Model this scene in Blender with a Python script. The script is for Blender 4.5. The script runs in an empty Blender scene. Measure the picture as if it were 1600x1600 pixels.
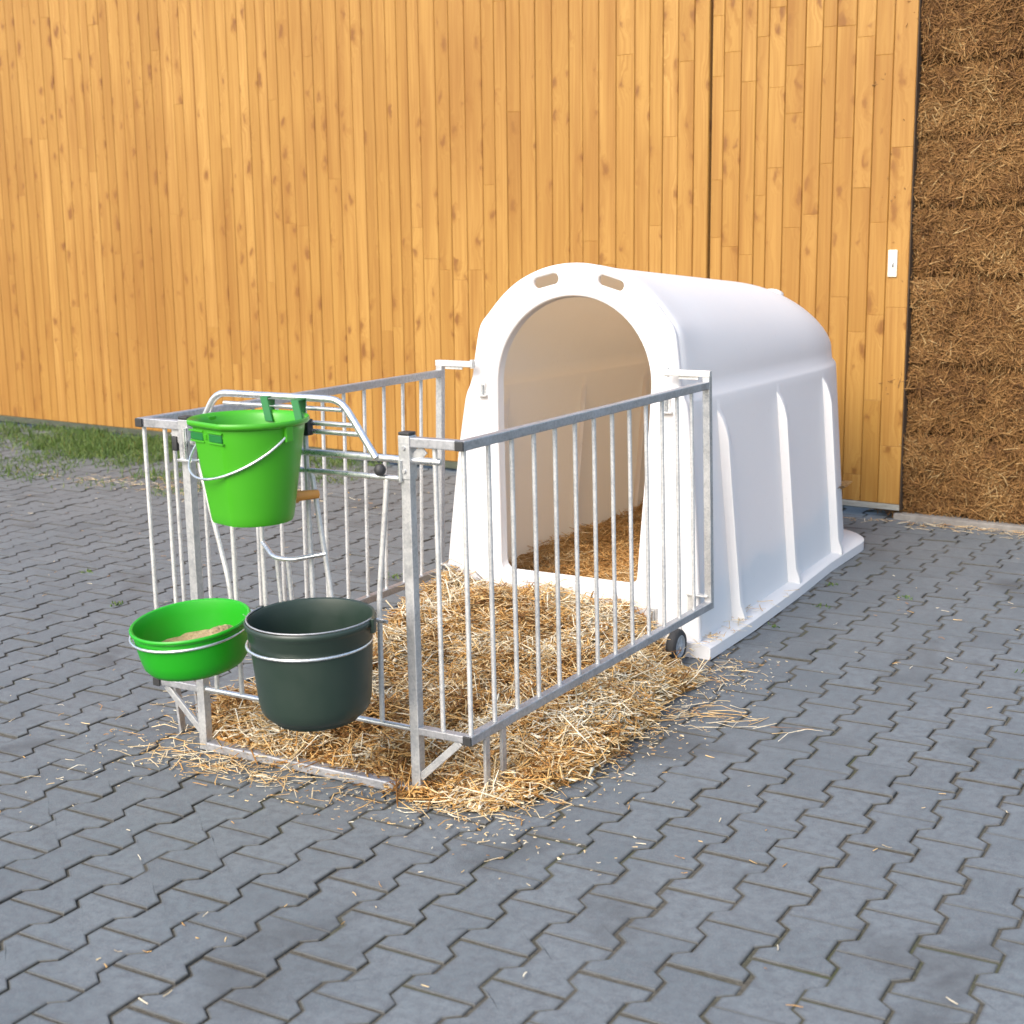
import bpy, bmesh, math, random
import numpy as np
from mathutils import Vector, Matrix
R_ = math.radians
rng = np.random.default_rng(7)
random.seed(7)
scn = bpy.context.scene
COL = scn.collection

# ------------------------------------------------------------------ camera
cam_d = bpy.data.cameras.new("camera")
cam = bpy.data.objects.new("camera", cam_d)
COL.objects.link(cam)
r_v = Vector((0.86553125, 0.50070968, -0.0120612))
u_v = Vector((-0.0852037, 0.17092869, 0.98159244))
f_v = Vector((-0.49355444, 0.84857127, -0.19060643))
m = Matrix.Identity(4)
for i in range(3):
    m[i][0] = r_v[i]; m[i][1] = u_v[i]; m[i][2] = -f_v[i]
m[0][3], m[1][3], m[2][3] = 2.6279, -3.2696, 1.6045
cam.matrix_world = m
cam_d.sensor_width = 36
cam_d.lens = 36 * 2254.57 / 1600
cam_d.shift_y = -2 / 1600
cam_d.clip_start = 0.1
cam_d.clip_end = 500
cam_d.dof.use_dof = True
cam_d.dof.focus_distance = 5.0
cam_d.dof.aperture_fstop = 4.5
scn.camera = cam
scn.render.resolution_x = scn.render.resolution_y = 1024

# ------------------------------------------------------------------ sky + sun
SUN_EL, SUN_AZ = R_(40), R_(-173)      # azimuth of the sun: 0 = +Y, clockwise towards +X
w = bpy.data.worlds.new("World"); scn.world = w
w.use_nodes = True
nt = w.node_tree
bg = nt.nodes["Background"]
sky = nt.nodes.new("ShaderNodeTexSky")
sky.sky_type = 'NISHITA'
sky.sun_disc = False
sky.sun_elevation = SUN_EL
sky.sun_rotation = SUN_AZ
sky.air_density = 1.0
sky.dust_density = 2.5
nt.links.new(sky.outputs[0], bg.inputs[0])
bg.inputs[1].default_value = 0.15
sun_d = bpy.data.lights.new("sun", 'SUN')
sun_d.energy = 1.4
sun_d.angle = R_(35)
sun_d.color = (1.0, 0.94, 0.86)
sun = bpy.data.objects.new("sun", sun_d); COL.objects.link(sun)
sdir = Vector((math.sin(SUN_AZ) * math.cos(SUN_EL), math.cos(SUN_AZ) * math.cos(SUN_EL), math.sin(SUN_EL)))
sun.rotation_euler = sdir.to_track_quat('Z', 'Y').to_euler()
sun.location = (-3, -6, 6)
scn.view_settings.view_transform = 'Standard'
scn.view_settings.look = 'None'
scn.view_settings.exposure = 1.34
scn.view_settings.gamma = 1
scn.cycles.max_bounces = 8
scn.cycles.diffuse_bounces = 5
scn.cycles.sample_clamp_indirect = 6

# ------------------------------------------------------------------ helpers
def tag(o, label=None, cat=None, group=None, kind=None):
    if label: o["label"] = label
    if cat: o["category"] = cat
    if group: o["group"] = group
    if kind: o["kind"] = kind
    return o

def empty(name, loc=(0, 0, 0)):
    o = bpy.data.objects.new(name, None)
    o.empty_display_size = 0.1
    o.location = loc
    COL.objects.link(o)
    return o

def obj(name, me, mat, parent=None, smooth=False, angle=None):
    if isinstance(me, bmesh.types.BMesh):
        bm = me
        bmesh.ops.recalc_face_normals(bm, faces=bm.faces)
        me = bpy.data.meshes.new(name)
        bm.to_mesh(me); bm.free()
    me.name = name
    o = bpy.data.objects.new(name, me)
    COL.objects.link(o)
    if mat: me.materials.append(mat)
    if smooth:
        me.polygons.foreach_set("use_smooth", [True] * len(me.polygons))
        if angle:
            me.set_sharp_from_angle(angle=R_(angle))
    if parent:
        o.parent = parent
        o.matrix_parent_inverse = Matrix.Translation(parent.matrix_basis.translation).inverted()
        # world transform kept: the mesh is written in world coordinates
        p = parent
        off = Vector((0, 0, 0))
        while p is not None:
            if p.parent is None: off = Vector(p.location)
            p = p.parent
        o.matrix_parent_inverse = Matrix.Identity(4)
        o.location = -off if parent.parent is None else (0, 0, 0)
    return o

def sq_tube(bm, p, q, w=.03, h=.03, up=(0, 0, 1), bev=.003):
    """box bar from p to q"""
    p, q, up = Vector(p), Vector(q), Vector(up)
    d = (q - p).normalized()
    s = d.cross(up)
    if s.length < 1e-4: s = d.cross(Vector((1, 0, 0)))
    s.normalize(); u = s.cross(d)
    vs = []
    for e in (p, q):
        for a, b in ((-1, -1), (1, -1), (1, 1), (-1, 1)):
            vs.append(bm.verts.new(e + s * a * w / 2 + u * b * h / 2))
    fs = [bm.faces.new((vs[0], vs[1], vs[2], vs[3])), bm.faces.new((vs[7], vs[6], vs[5], vs[4]))]
    for i in range(4):
        fs.append(bm.faces.new((vs[i], vs[i + 4], vs[(i + 1) % 4 + 4], vs[(i + 1) % 4])))
    if bev:
        ed = list({e for f in fs for e in f.edges})
        bmesh.ops.bevel(bm, geom=ed, offset=bev, segments=2, profile=.6, affect='EDGES')

def tube(bm, pts, r=.008, seg=10, closed=False):
    pts = [Vector(p) for p in pts]
    n = len(pts)
    rings = []
    nrm = None
    for i, p in enumerate(pts):
        if closed: t = (pts[(i + 1) % n] - pts[i - 1]).normalized()
        elif i == 0: t = (pts[1] - p).normalized()
        elif i == n - 1: t = (p - pts[-2]).normalized()
        else: t = ((pts[i + 1] - p).normalized() + (p - pts[i - 1]).normalized()).normalized()
        if nrm is None:
            nrm = t.cross(Vector((0, 0, 1)))
            if nrm.length < 1e-3: nrm = t.cross(Vector((1, 0, 0)))
        nrm = (nrm - t * nrm.dot(t)).normalized()
        b = t.cross(nrm)
        rr = r[i] if hasattr(r, '__len__') else r
        rings.append([bm.verts.new(p + (nrm * math.cos(a) + b * math.sin(a)) * rr)
                      for a in [2 * math.pi * k / seg for k in range(seg)]])
    for i in range(n if closed else n - 1):
        A, B = rings[i], rings[(i + 1) % n]
        for k in range(seg):
            bm.faces.new((A[k], A[(k + 1) % seg], B[(k + 1) % seg], B[k]))
    if not closed:
        bm.faces.new(rings[0][::-1]); bm.faces.new(rings[-1])

def fillet(pts, r=.04, n=6):
    """round the corners of an open polyline"""
    pts = [Vector(p) for p in pts]
    out = [pts[0]]
    for i in range(1, len(pts) - 1):
        a, b, c = pts[i - 1], pts[i], pts[i + 1]
        d1, d2 = (a - b), (c - b)
        rr = min(r, d1.length * .45, d2.length * .45)
        p, q = b + d1.normalized() * rr, b + d2.normalized() * rr
        for k in range(n + 1):
            t = k / n
            out.append(p * (1 - t) ** 2 + b * 2 * t * (1 - t) + q * t * t)
    out.append(pts[-1])
    return out

def lathe(bm, prof, seg=64, loc=(0, 0, 0), mod=None, close=False):
    rings = []
    for r, z in prof:
        ring = []
        for k in range(seg):
            a = 2 * math.pi * k / seg
            v = Vector((r * math.cos(a), r * math.sin(a), z))
            if mod: v = mod(v, a)
            ring.append(bm.verts.new(v + Vector(loc)))
        rings.append(ring)
    for A, B in zip(rings, rings[1:]):
        for k in range(seg):
            bm.faces.new((A[k], A[(k + 1) % seg], B[(k + 1) % seg], B[k]))
    if close:
        bm.faces.new(rings[0][::-1]); bm.faces.new(rings[-1])

def mesh_np(name, V, F, nper):
    """fast mesh from numpy arrays; F is (n, nper)"""
    me = bpy.data.meshes.new(name)
    me.vertices.add(len(V)); me.vertices.foreach_set("co", np.ascontiguousarray(V, dtype=np.float32).ravel())
    F = np.ascontiguousarray(F, dtype=np.int32)
    me.loops.add(F.size); me.loops.foreach_set("vertex_index", F.ravel())
    me.polygons.add(len(F))
    me.polygons.foreach_set("loop_start", np.arange(0, F.size, nper, dtype=np.int32))
    me.update(calc_edges=True)
    return me

def set_attr(me, name, cols):
    a = me.attributes.new(name, 'FLOAT_COLOR', 'POINT')
    c = np.ones((len(me.vertices), 4), dtype=np.float32); c[:, :cols.shape[1]] = cols
    a.data.foreach_set("color", c.ravel())

# cheap value noise on numpy arrays
_T = np.random.default_rng(3).random((256, 256))
def vnoise(x, y, s=1.0):
    x = np.asarray(x) * s + 31.7; y = np.asarray(y) * s + 11.3
    xi, yi = np.floor(x).astype(int), np.floor(y).astype(int)
    fx, fy = x - xi, y - yi
    fx = fx * fx * (3 - 2 * fx); fy = fy * fy * (3 - 2 * fy)
    g = lambda a, b: _T[a % 256, b % 256]
    return (g(xi, yi) * (1 - fx) + g(xi + 1, yi) * fx) * (1 - fy) + (g(xi, yi + 1) * (1 - fx) + g(xi + 1, yi + 1) * fx) * fy

# ------------------------------------------------------------------ materials
class NB:
    def __init__(s, name):
        s.m = bpy.data.materials.new(name); s.m.use_nodes = True
        s.nt = s.m.node_tree; s.b = s.nt.nodes["Principled BSDF"]
        s.out = s.nt.nodes["Material Output"]
    def n(s, t, **kw):
        nd = s.nt.nodes.new(t)
        for k, v in kw.items():
            if k in ('inp',):
                for kk, vv in v.items(): nd.inputs[kk].default_value = vv
            else: setattr(nd, k, v)
        return nd
    def l(s, a, b): s.nt.links.new(a, b)
    def ramp(s, fac, stops):
        r = s.n("ShaderNodeValToRGB")
        el = r.color_ramp.elements
        while len(el) < len(stops): el.new(.5)
        for e, (p, c) in zip(el, stops):
            e.position = p; e.color = (*c, 1) if len(c) == 3 else c
        s.l(fac, r.inputs[0]); return r.outputs[0]
    def noise(s, scale, detail=4, rough=.6, vec=None, dist=0):
        nd = s.n("ShaderNodeTexNoise", inp={'Scale': scale, 'Detail': detail, 'Roughness': rough, 'Distortion': dist})
        if vec is not None: s.l(vec, nd.inputs['Vector'])
        return nd.outputs['Fac']
    def coord(s): return s.n("ShaderNodeTexCoord").outputs['Object']
    def mapping(s, vec, scale=(1, 1, 1), loc=(0, 0, 0), rot=(0, 0, 0)):
        nd = s.n("ShaderNodeMapping"); s.l(vec, nd.inputs['Vector'])
        nd.inputs['Scale'].default_value = scale; nd.inputs['Location'].default_value = loc
        nd.inputs['Rotation'].default_value = rot
        return nd.outputs[0]
    def math(s, op, a, b=None, clamp=False):
        nd = s.n("ShaderNodeMath", operation=op, use_clamp=clamp)
        for i, v in enumerate((a, b)):
            if v is None: continue
            if isinstance(v, (int, float)): nd.inputs[i].default_value = v
            else: s.l(v, nd.inputs[i])
        return nd.outputs[0]
    def mix(s, fac, a, b, mode='MIX'):
        nd = s.n("ShaderNodeMix", data_type='RGBA', blend_type=mode)
        for i, v in ((0, fac), (6, a), (7, b)):
            if isinstance(v, (int, float)): nd.inputs[i].default_value = v
            elif isinstance(v, tuple): nd.inputs[i].default_value = (*v, 1) if len(v) == 3 else v
            else: s.l(v, nd.inputs[i])
        return nd.outputs[2]
    def bump(s, h, strength=.3, dist=.01):
        nd = s.n("ShaderNodeBump", inp={'Strength': strength, 'Distance': dist})
        s.l(h, nd.inputs['Height']); s.l(nd.outputs[0], s.b.inputs['Normal'])
    def set(s, **kw):
        for k, v in kw.items():
            k = k.replace('_', ' ')
            if isinstance(v, (int, float)): s.b.inputs[k].default_value = v
            elif isinstance(v, tuple): s.b.inputs[k].default_value = (*v, 1) if len(v) == 3 else v
            else: s.l(v, s.b.inputs[k])
        return s

def m_plastic(name, c1, c2, rough=.4, scale=9, translucent=0., tcol=None, spec=.5):
    b = NB(name); co = b.coord()
    nz = b.noise(scale, 5, .65, co)
    sp = b.noise(scale * 14, 3, .7, co)
    col = b.mix(b.math('MULTIPLY', nz, .9), c1, c2)
    dirt = b.ramp(sp, [(.62, (0, 0, 0)), (.75, (1, 1, 1))])
    dm = b.math('MULTIPLY', dirt, b.ramp(b.noise(3, 3, .6, co), [(.45, (0, 0, 0)), (.7, (.5, .5, .5))]))
    col = b.mix(dm, col, tuple(.55 * x + .03 for x in c1))
    b.set(Base_Color=col, Roughness=b.ramp(nz, [(.3, (rough - .08,) * 3), (.7, (rough + .1,) * 3)]))
    b.b.inputs['Specular IOR Level'].default_value = spec
    b.bump(b.noise(260, 2, .5, co), .04, .002)
    if translucent:
        tr = b.n("ShaderNodeBsdfTranslucent"); tr.inputs[0].default_value = (*(tcol or c1), 1)
        mx = b.n("ShaderNodeMixShader"); mx.inputs[0].default_value = translucent
        b.l(b.b.outputs[0], mx.inputs[1]); b.l(tr.outputs[0], mx.inputs[2]); b.l(mx.outputs[0], b.out.inputs[0])
    return b.m

M = {}
M['hutch'] = m_plastic("white_polyethylene", (.80, .80, .79), (.76, .76, .75), .50, 4, .20, (.92, .66, .39), .3)  # orange transmission stands in for warm light bounced up from the straw
M['green'] = m_plastic("bright_green_plastic", (.044, .305, .008), (.056, .335, .010), .36, 6, .08, (.06, .4, .01))
M['bowlgreen'] = m_plastic("pure_green_plastic", (.008, .290, .005), (.012, .315, .007), .42, 6, .06, (.01, .35, .01))
M['dkgreen'] = m_plastic("dark_green_plastic", (.014, .028, .020), (.022, .036, .026), .38, 12)
M['hook'] = m_plastic("hook_green_plastic", (.005, .120, .022), (.008, .140, .026), .4, 12)
M['black'] = m_plastic("black_plastic", (.02, .02, .02), (.03, .03, .03), .5, 20)
M['rubber'] = m_plastic("tyre_rubber", (.018, .018, .019), (.035, .034, .033), .7, 30)
M['rimgrey'] = m_plastic("grey_wheel_plastic", (.33, .35, .37), (.40, .42, .43), .4, 20)
M['teat'] = m_plastic("teat_rubber", (.58, .24, .04), (.63, .28, .06), .45, 20)

def m_galv(name, c=(.60, .61, .60), dark=(.42, .44, .46), rough=.42, metal=.75):
    b = NB(name); co = b.coord()
    vor = b.n("ShaderNodeTexVoronoi", inp={'Scale': 140.0}); b.l(co, vor.inputs['Vector'])
    sep = b.n("ShaderNodeSeparateColor"); b.l(vor.outputs['Color'], sep.inputs[0])
    nz = b.noise(14, 5, .7, co)
    f = b.math('ADD', b.math('MULTIPLY', sep.outputs[0], .35), b.math('MULTIPLY', nz, .75))
    col = b.ramp(f, [(.25, dark), (.62, c), (.9, tuple(min(1, x * 1.12) for x in c))])
    b.set(Base_Color=col, Metallic=metal, Roughness=b.ramp(nz, [(.3, (rough - .1,) * 3), (.75, (rough + .16,) * 3)]))
    b.bump(nz, .05, .003)
    return b.m
M['galv'] = m_galv("galvanised_steel", (.61, .60, .57), (.46, .46, .45), .45, .5)
M['post'] = m_galv("grey_galvanised_post", (.50, .50, .49), (.36, .37, .38), .42, .65)
M['rail'] = m_galv("shaded_galvanised_rail", (.42, .42, .43), (.30, .31, .32), .45, .7)  # darkened copy of the steel; shade on the rail faces is in its colour
M['wire'] = m_galv("bright_zinc_wire", (.72, .73, .72), (.55, .57, .58), .3, .85)

# paving stones: tone of each stone comes from its own attribute
b = NB("grey_concrete_paver"); co = b.coord()
at = b.n("ShaderNodeAttribute", attribute_name="tone"); sp = b.n("ShaderNodeSeparateColor"); b.l(at.outputs['Color'], sp.inputs[0])
base = b.ramp(sp.outputs[0], [(0, (.074, .091, .099)), (.5, (.099, .120, .129)), (1, (.130, .153, .161))])
n1 = b.noise(2.2, 6, .65, co); n2 = b.noise(34, 5, .75, co); n3 = b.noise(420, 2, .6, co)
col = b.mix(b.ramp(n1, [(.35, (0, 0, 0)), (.62, (.8, .8, .8))]), base, (.138, .156, .163), 'MIX')
col = b.mix(b.ramp(n2, [(.38, (.75, .75, .75)), (.60, (0, 0, 0))]), col, (.074, .080, .088))
col = b.mix(b.ramp(n3, [(.36, (.5, .5, .5)), (.48, (0, 0, 0)), (.58, (0, 0, 0)), (.70, (.6, .6, .6))]), col, (.23, .23, .225))
st = b.noise(1.7, 3, .5, b.mapping(co, loc=(4.2, 1.1, 0)), .6)
col = b.mix(b.ramp(st, [(.60, (0, 0, 0)), (.72, (.6, .6, .6))]), col, (.050, .050, .050))
# stone sides and edges darkened to the brown of the joints
col = b.mix(b.math('MULTIPLY', sp.outputs[2], b.ramp(n2, [(.3, (.55,) * 3), (.6, (1,) * 3)])), col, (.044, .039, .029))
b.set(Base_Color=col, Roughness=b.ramp(n2, [(.3, (.62,) * 3), (.7, (.85,) * 3)]))
b.b.inputs['Specular IOR Level'].default_value = .45
b.bump(b.math('ADD', b.math('MULTIPLY', n3, .5), n2), .35, .004)
M['paver'] = b.m

b = NB("sandy_joint_fill"); co = b.coord()
n1 = b.noise(1.6, 4, .6, co); n2 = b.noise(90, 4, .7, co)
col = b.ramp(n2, [(.3, (.042, .037, .026)), (.6, (.090, .080, .060)), (.82, (.15, .135, .10))])
col = b.mix(b.ramp(n1, [(.5, (0, 0, 0)), (.68, (.7, .7, .7))]), col, (.045, .055, .014))
b.set(Base_Color=col, Roughness=.95); b.bump(n2, .6, .006)
M['joint'] = b.m

# spruce boards
def m_wood(name, warm):
    b = NB(name); co = b.coord()
    at = b.n("ShaderNodeAttribute", attribute_name="tone"); sp = b.n("ShaderNodeSeparateColor"); b.l(at.outputs['Color'], sp.inputs[0])
    off = b.n("ShaderNodeCombineXYZ")
    b.l(b.math('MULTIPLY', sp.outputs[1], 37.0), off.inputs[0]); b.l(b.math('MULTIPLY', sp.outputs[1], 91.0), off.inputs[2])
    va = b.n("ShaderNodeVectorMath", operation='ADD'); b.l(co, va.inputs[0]); b.l(off.outputs[0], va.inputs[1])
    v = va.outputs[0]
    # knots bend the grain around them
    kn = b.n("ShaderNodeTexVoronoi", feature='F1', voronoi_dimensions='2D', inp={'Scale': 1.0, 'Randomness': 1.0})
    kv = b.n("ShaderNodeSeparateXYZ"); b.l(b.mapping(v, scale=(7.0, 1, 3.6)), kv.inputs[0])
    kc = b.n("ShaderNodeCombineXYZ"); b.l(kv.outputs[0], kc.inputs[0]); b.l(kv.outputs[2], kc.inputs[1])
    wob = b.n("ShaderNodeTexNoise", inp={'Scale': 3.5, 'Detail': 3.0}); b.l(kc.outputs[0], wob.inputs['Vector'])
    wv = b.n("ShaderNodeVectorMath", operation='MULTIPLY_ADD'); b.l(wob.outputs['Color'], wv.inputs[0]); wv.inputs[1].default_value = (.5, .5, 0); b.l(kc.outputs[0], wv.inputs[2])
    b.l(wv.outputs[0], kn.inputs['Vector'])
    kd = kn.outputs['Distance']
    ks = b.n("ShaderNodeSeparateColor"); b.l(kn.outputs['Color'], ks.inputs[0])
    ksz = b.ramp(ks.outputs[0], [(.30, (0, 0, 0)), (.45, (.5,) * 3), (1, (1, 1, 1))])   # size of each knot, some none
    kcl = b.ramp(b.noise(2.1, 2, .5, co), [(.38, (.65,) * 3), (.60, (1.0,) * 3)])
    ksz = b.math('MULTIPLY', ksz, kcl)
    kk = b.math('SUBTRACT', b.math('MULTIPLY', ksz, .215), kd)
    knot = b.ramp(kk, [(0, (0, 0, 0)), (.05, (.55,) * 3), (.12, (1, 1, 1))])
    halo = b.ramp(b.math('SUBTRACT', b.math('MULTIPLY', ksz, .40), kd), [(0, (0, 0, 0)), (.2, (.55,) * 3)])
    bend = b.math('MULTIPLY', b.math('MAXIMUM', b.math('SUBTRACT', .45, kd), 0.0), b.math('MULTIPLY', ksz, .22))
    bc = b.n("ShaderNodeCombineXYZ"); b.l(bend, bc.inputs[0])
    gv = b.n("ShaderNodeVectorMath", operation='ADD'); b.l(v, gv.inputs[0]); b.l(bc.outputs[0], gv.inputs[1])
    gr = b.noise(1.0, 5, .6, b.mapping(gv.outputs[0], scale=(62, 8, 1.5)), .6)
    gr2 = b.noise(1.0, 4, .6, b.mapping(gv.outputs[0], scale=(16, 8, .7)), .8)
    big = b.noise(.55, 3, .5, co)
    c = b.ramp(b.math('ADD', b.math('MULTIPLY', sp.outputs[0], .55), b.math('MULTIPLY', gr2, .45)),
               [(.1, warm[0]), (.45, warm[1]), (.8, warm[2])])
    c = b.mix(b.ramp(gr, [(.36, (.5,) * 3), (.58, (0, 0, 0))]), c, warm[3])
    c = b.mix(halo, c, warm[3])
    c = b.mix(knot, c, warm[4])
    # weathered, darker-stained patches
    c = b.mix(b.ramp(big, [(.42, (0, 0, 0)), (.70, (.55,) * 3)]), c, warm[3])
    strk = b.noise(1.0, 3, .6, b.mapping(v, scale=(9, 8, .45)), .4)
    c = b.mix(b.ramp(strk, [(.48, (0, 0, 0)), (.70, (.75,) * 3)]), c, warm[3])
    c = b.mix(b.math('MULTIPLY', sp.outputs[2], .24), c, (.18, .078, .018))
    b.set(Base_Color=c, Roughness=b.ramp(gr, [(.3, (.62,) * 3), (.7, (.48,) * 3)]))
    b.b.inputs['Specular IOR Level'].default_value = .35
    b.bump(b.math('ADD', gr, b.math('MULTIPLY', knot, .6)), .18, .003)
    return b.m
M['wood'] = m_wood("oiled_spruce_boards", [(.272, .136, .025), (.332, .174, .035), (.394, .217, .053), (.222, .094, .013), (.170, .068, .012)])

def m_straw(name, stops, trans=.0, rough=.6):
    b = NB(name); co = b.coord()
    at = b.n("ShaderNodeAttribute", attribute_name="tone"); sp = b.n("ShaderNodeSeparateColor"); b.l(at.outputs['Color'], sp.inputs[0])
    c = b.ramp(sp.outputs[0], stops)
    nz = b.noise(60, 3, .6, co)
    c = b.mix(b.ramp(nz, [(.35, (.4,) * 3), (.6, (0, 0, 0))]), c, stops[0][1])
    b.set(Base_Color=c, Roughness=rough)
    b.b.inputs['Specular IOR Level'].default_value = .35
    return b.m
M['straw'] = m_straw("wheat_straw", [(0, (.20, .088, .020)), (.18, (.50, .245, .062)), (.44, (.70, .42, .140)), (.64, (.77, .58, .30)), (1, (.88, .81, .62))])
M['straw_in'] = m_straw("wheat_straw_in_hutch", [(0, (.24, .11, .028)), (.3, (.50, .26, .075)), (.6, (.64, .38, .14)), (.85, (.74, .52, .24)), (1, (.86, .72, .46))])
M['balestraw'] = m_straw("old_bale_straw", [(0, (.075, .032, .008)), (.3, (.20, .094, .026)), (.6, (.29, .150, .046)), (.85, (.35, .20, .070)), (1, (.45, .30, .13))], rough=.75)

def m_bed(name, c1, c2, c3):
    b = NB(name); co = b.coord()
    n1 = b.noise(55, 6, .75, co, 1.2); n2 = b.noise(7, 4, .6, co)
    c = b.ramp(b.math('ADD', b.math('MULTIPLY', n1, .8), b.math('MULTIPLY', n2, .25)), [(.35, c1), (.55, c2), (.75, c3)])
    b.set(Base_Color=c, Roughness=.85); b.bump(n1, .8, .02)
    return b.m
M['bed'] = m_bed("matted_straw", (.14, .066, .018), (.40, .22, .07), (.58, .40, .17))
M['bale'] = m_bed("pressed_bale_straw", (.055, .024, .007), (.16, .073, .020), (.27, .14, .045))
M['grain'] = m_bed("feed_pellets", (.22, .14, .06), (.42, .31, .17), (.60, .48, .30))

b = NB("grass_blade"); co = b.coord()
at = b.n("ShaderNodeAttribute", attribute_name="tone"); sp = b.n("ShaderNodeSeparateColor"); b.l(at.outputs['Color'], sp.inputs[0])
b.set(Base_Color=b.ramp(sp.outputs[0], [(0, (.036, .075, .009)), (.5, (.075, .140, .018)), (.85, (.14, .18, .035)), (1, (.32, .23, .08))]), Roughness=.55)
M['grass'] = b.m

b = NB("weathered_concrete"); co = b.coord()
n1 = b.noise(9, 6, .7, co); n2 = b.noise(120, 3, .6, co)
b.set(Base_Color=b.ramp(n1, [(.3, (.13, .115, .10)), (.7, (.25, .235, .21))]), Roughness=.9); b.bump(n2, .4, .004)
M['concrete'] = b.m
b = NB("dull_metal_strip"); co = b.coord(); n1 = b.noise(12, 5, .7, b.mapping(co, scale=(1, 1, 6)))
b.set(Base_Color=b.ramp(n1, [(.3, (.26, .26, .23)), (.7, (.46, .46, .42))]), Metallic=.5, Roughness=.55)
M['strip'] = b.m
b = NB("shaded_gap_rail"); co = b.coord(); n1 = b.noise(10, 5, .7, b.mapping(co, scale=(1, 1, 5)))  # rail and gap under the boards; the gap's shade is put into the colour
b.set(Base_Color=b.ramp(n1, [(.3, (.030, .034, .022)), (.7, (.075, .085, .055))]), Roughness=.85)
M['gaprail'] = b.m
b = NB("dark_interior_board"); b.set(Base_Color=(.05, .03, .015), Roughness=.9); M['darkwood'] = b.m

# ------------------------------------------------------------------ ground
def wall_y(x): return 4.655 - .0905 * x
WROT = math.atan(-.0905)

bm = bmesh.new()
S = 120
vs = [bm.verts.new(p) for p in ((-S, -S, -.0055), (S, -S, -.0055), (S, S, -.0055), (-S, S, -.0055))]
bm.faces.new(vs)
tag(obj('ground', bm, M['joint']), kind='structure')

def pavement():
    L, P, a, gap = .2358, .1551, .0165, .0050
    prot = .0068
    hw = P / 2
    # half outline of one stone (right side, bottom to top), chamfered interlocking profile
    q = L / 4
    def outl(ins):
        g = gap / 2 + ins
        y1 = L / 2 - g
        right = [(hw + a - g, -y1), (hw + a - g, -q - .013), (hw - a - g, -q + .013), (hw - a - g, q - .013), (hw + a - g, q + .013), (hw + a - g, y1)]
        return np.array(right + [(-x, y) for x, y in right[::-1]])
    o0, o1, o2, o3 = outl(0), outl(.0012), outl(.0040), outl(.011)
    n = len(o0)
    unit = np.concatenate([np.c_[o0, np.full(n, -.016)], np.c_[o1, np.full(n, -.0028)], np.c_[o2, np.full(n, -.0004)], np.c_[o3, np.zeros(n)], [[0, 0, 0]]])
    quads = []
    for k in range(n):
        k2 = (k + 1) % n
        quads.append((k, k2, n + k2, n + k)); quads.append((n + k, n + k2, 2 * n + k2, 2 * n + k)); quads.append((2 * n + k, 2 * n + k2, 3 * n + k2, 3 * n + k))
    tris = [(3 * n + k, 3 * n + (k + 1) % n, 4 * n) for k in range(n)]
    c, s = math.cos(prot), math.sin(prot)
    cen = []
    for i in range(-95, 22):
        for j in range(-24, 34):
            u = 1.6679 + i * P; v = .0331 + (j + (.5 if i % 2 else 0)) * L + L / 2
            x, y = c * u - s * v, s * u + c * v
            if y > wall_y(x) + .12 or y < -4.2: continue
            # keep what the camera (or a neighbouring one) can see
            dx, dy = x - 2.628, y + 3.27
            f = -.503 * dx + .864 * dy; r = .864 * dx + .503 * dy
            if f < .9 or abs(r) > f * .46 + 1.0: continue
            cen.append((x, y))
    cen = np.array(cen); N = len(cen)
    z = rng.normal(0, .0011, N); tx = rng.normal(0, .008, N); ty = rng.normal(0, .006, N)
    da = rng.normal(0, .008, N) + prot
    jx = rng.normal(0, .0012, N); jy = rng.normal(0, .0012, N)
    ux, uy, uz = unit.T
    X = cen[:, :1] + jx[:, None] + ux * np.cos(da)[:, None] - uy * np.sin(da)[:, None]
    Y = cen[:, 1:] + jy[:, None] + ux * np.sin(da)[:, None] + uy * np.cos(da)[:, None]
    Z = uz + z[:, None] + ux * tx[:, None] + uy * ty[:, None] + .004 * (vnoise(X, Y, .8) - .5)
    V = np.stack([X, Y, Z], -1).reshape(-1, 3)
    nv = len(unit)
    base = (np.arange(N) * nv)[:, None, None]
    Fq = (np.array(quads)[None] + base).reshape(-1, 4)
    Ft = (np.array(tris)[None] + base).reshape(-1, 3)
    me = bpy.data.meshes.new("pavement")
    me.vertices.add(len(V)); me.vertices.foreach_set("co", V.astype(np.float32).ravel())
    loops = np.concatenate([Fq.ravel(), Ft.ravel()]).astype(np.int32)
    me.loops.add(len(loops)); me.loops.foreach_set("vertex_index", loops)
    me.polygons.add(len(Fq) + len(Ft))
    st = np.concatenate([np.arange(len(Fq)) * 4, len(Fq) * 4 + np.arange(len(Ft)) * 3]).astype(np.int32)
    me.polygons.foreach_set("loop_start", st)
    me.polygons.foreach_set("use_smooth", np.zeros(len(st), dtype=bool))
    me.update(calc_edges=True)
    tone = np.repeat(np.clip(rng.normal(.5, .22, N), 0, 1), nv)
    edge = np.tile(np.concatenate([np.ones(n), np.ones(n), np.zeros(n) + .45, np.zeros(n), [0]]), N)
    set_attr(me, "tone", np.c_[tone, np.repeat(rng.random(N), nv), edge])
    tag(obj('pavement', me, M['paver']), kind='structure')
pavement()

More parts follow.
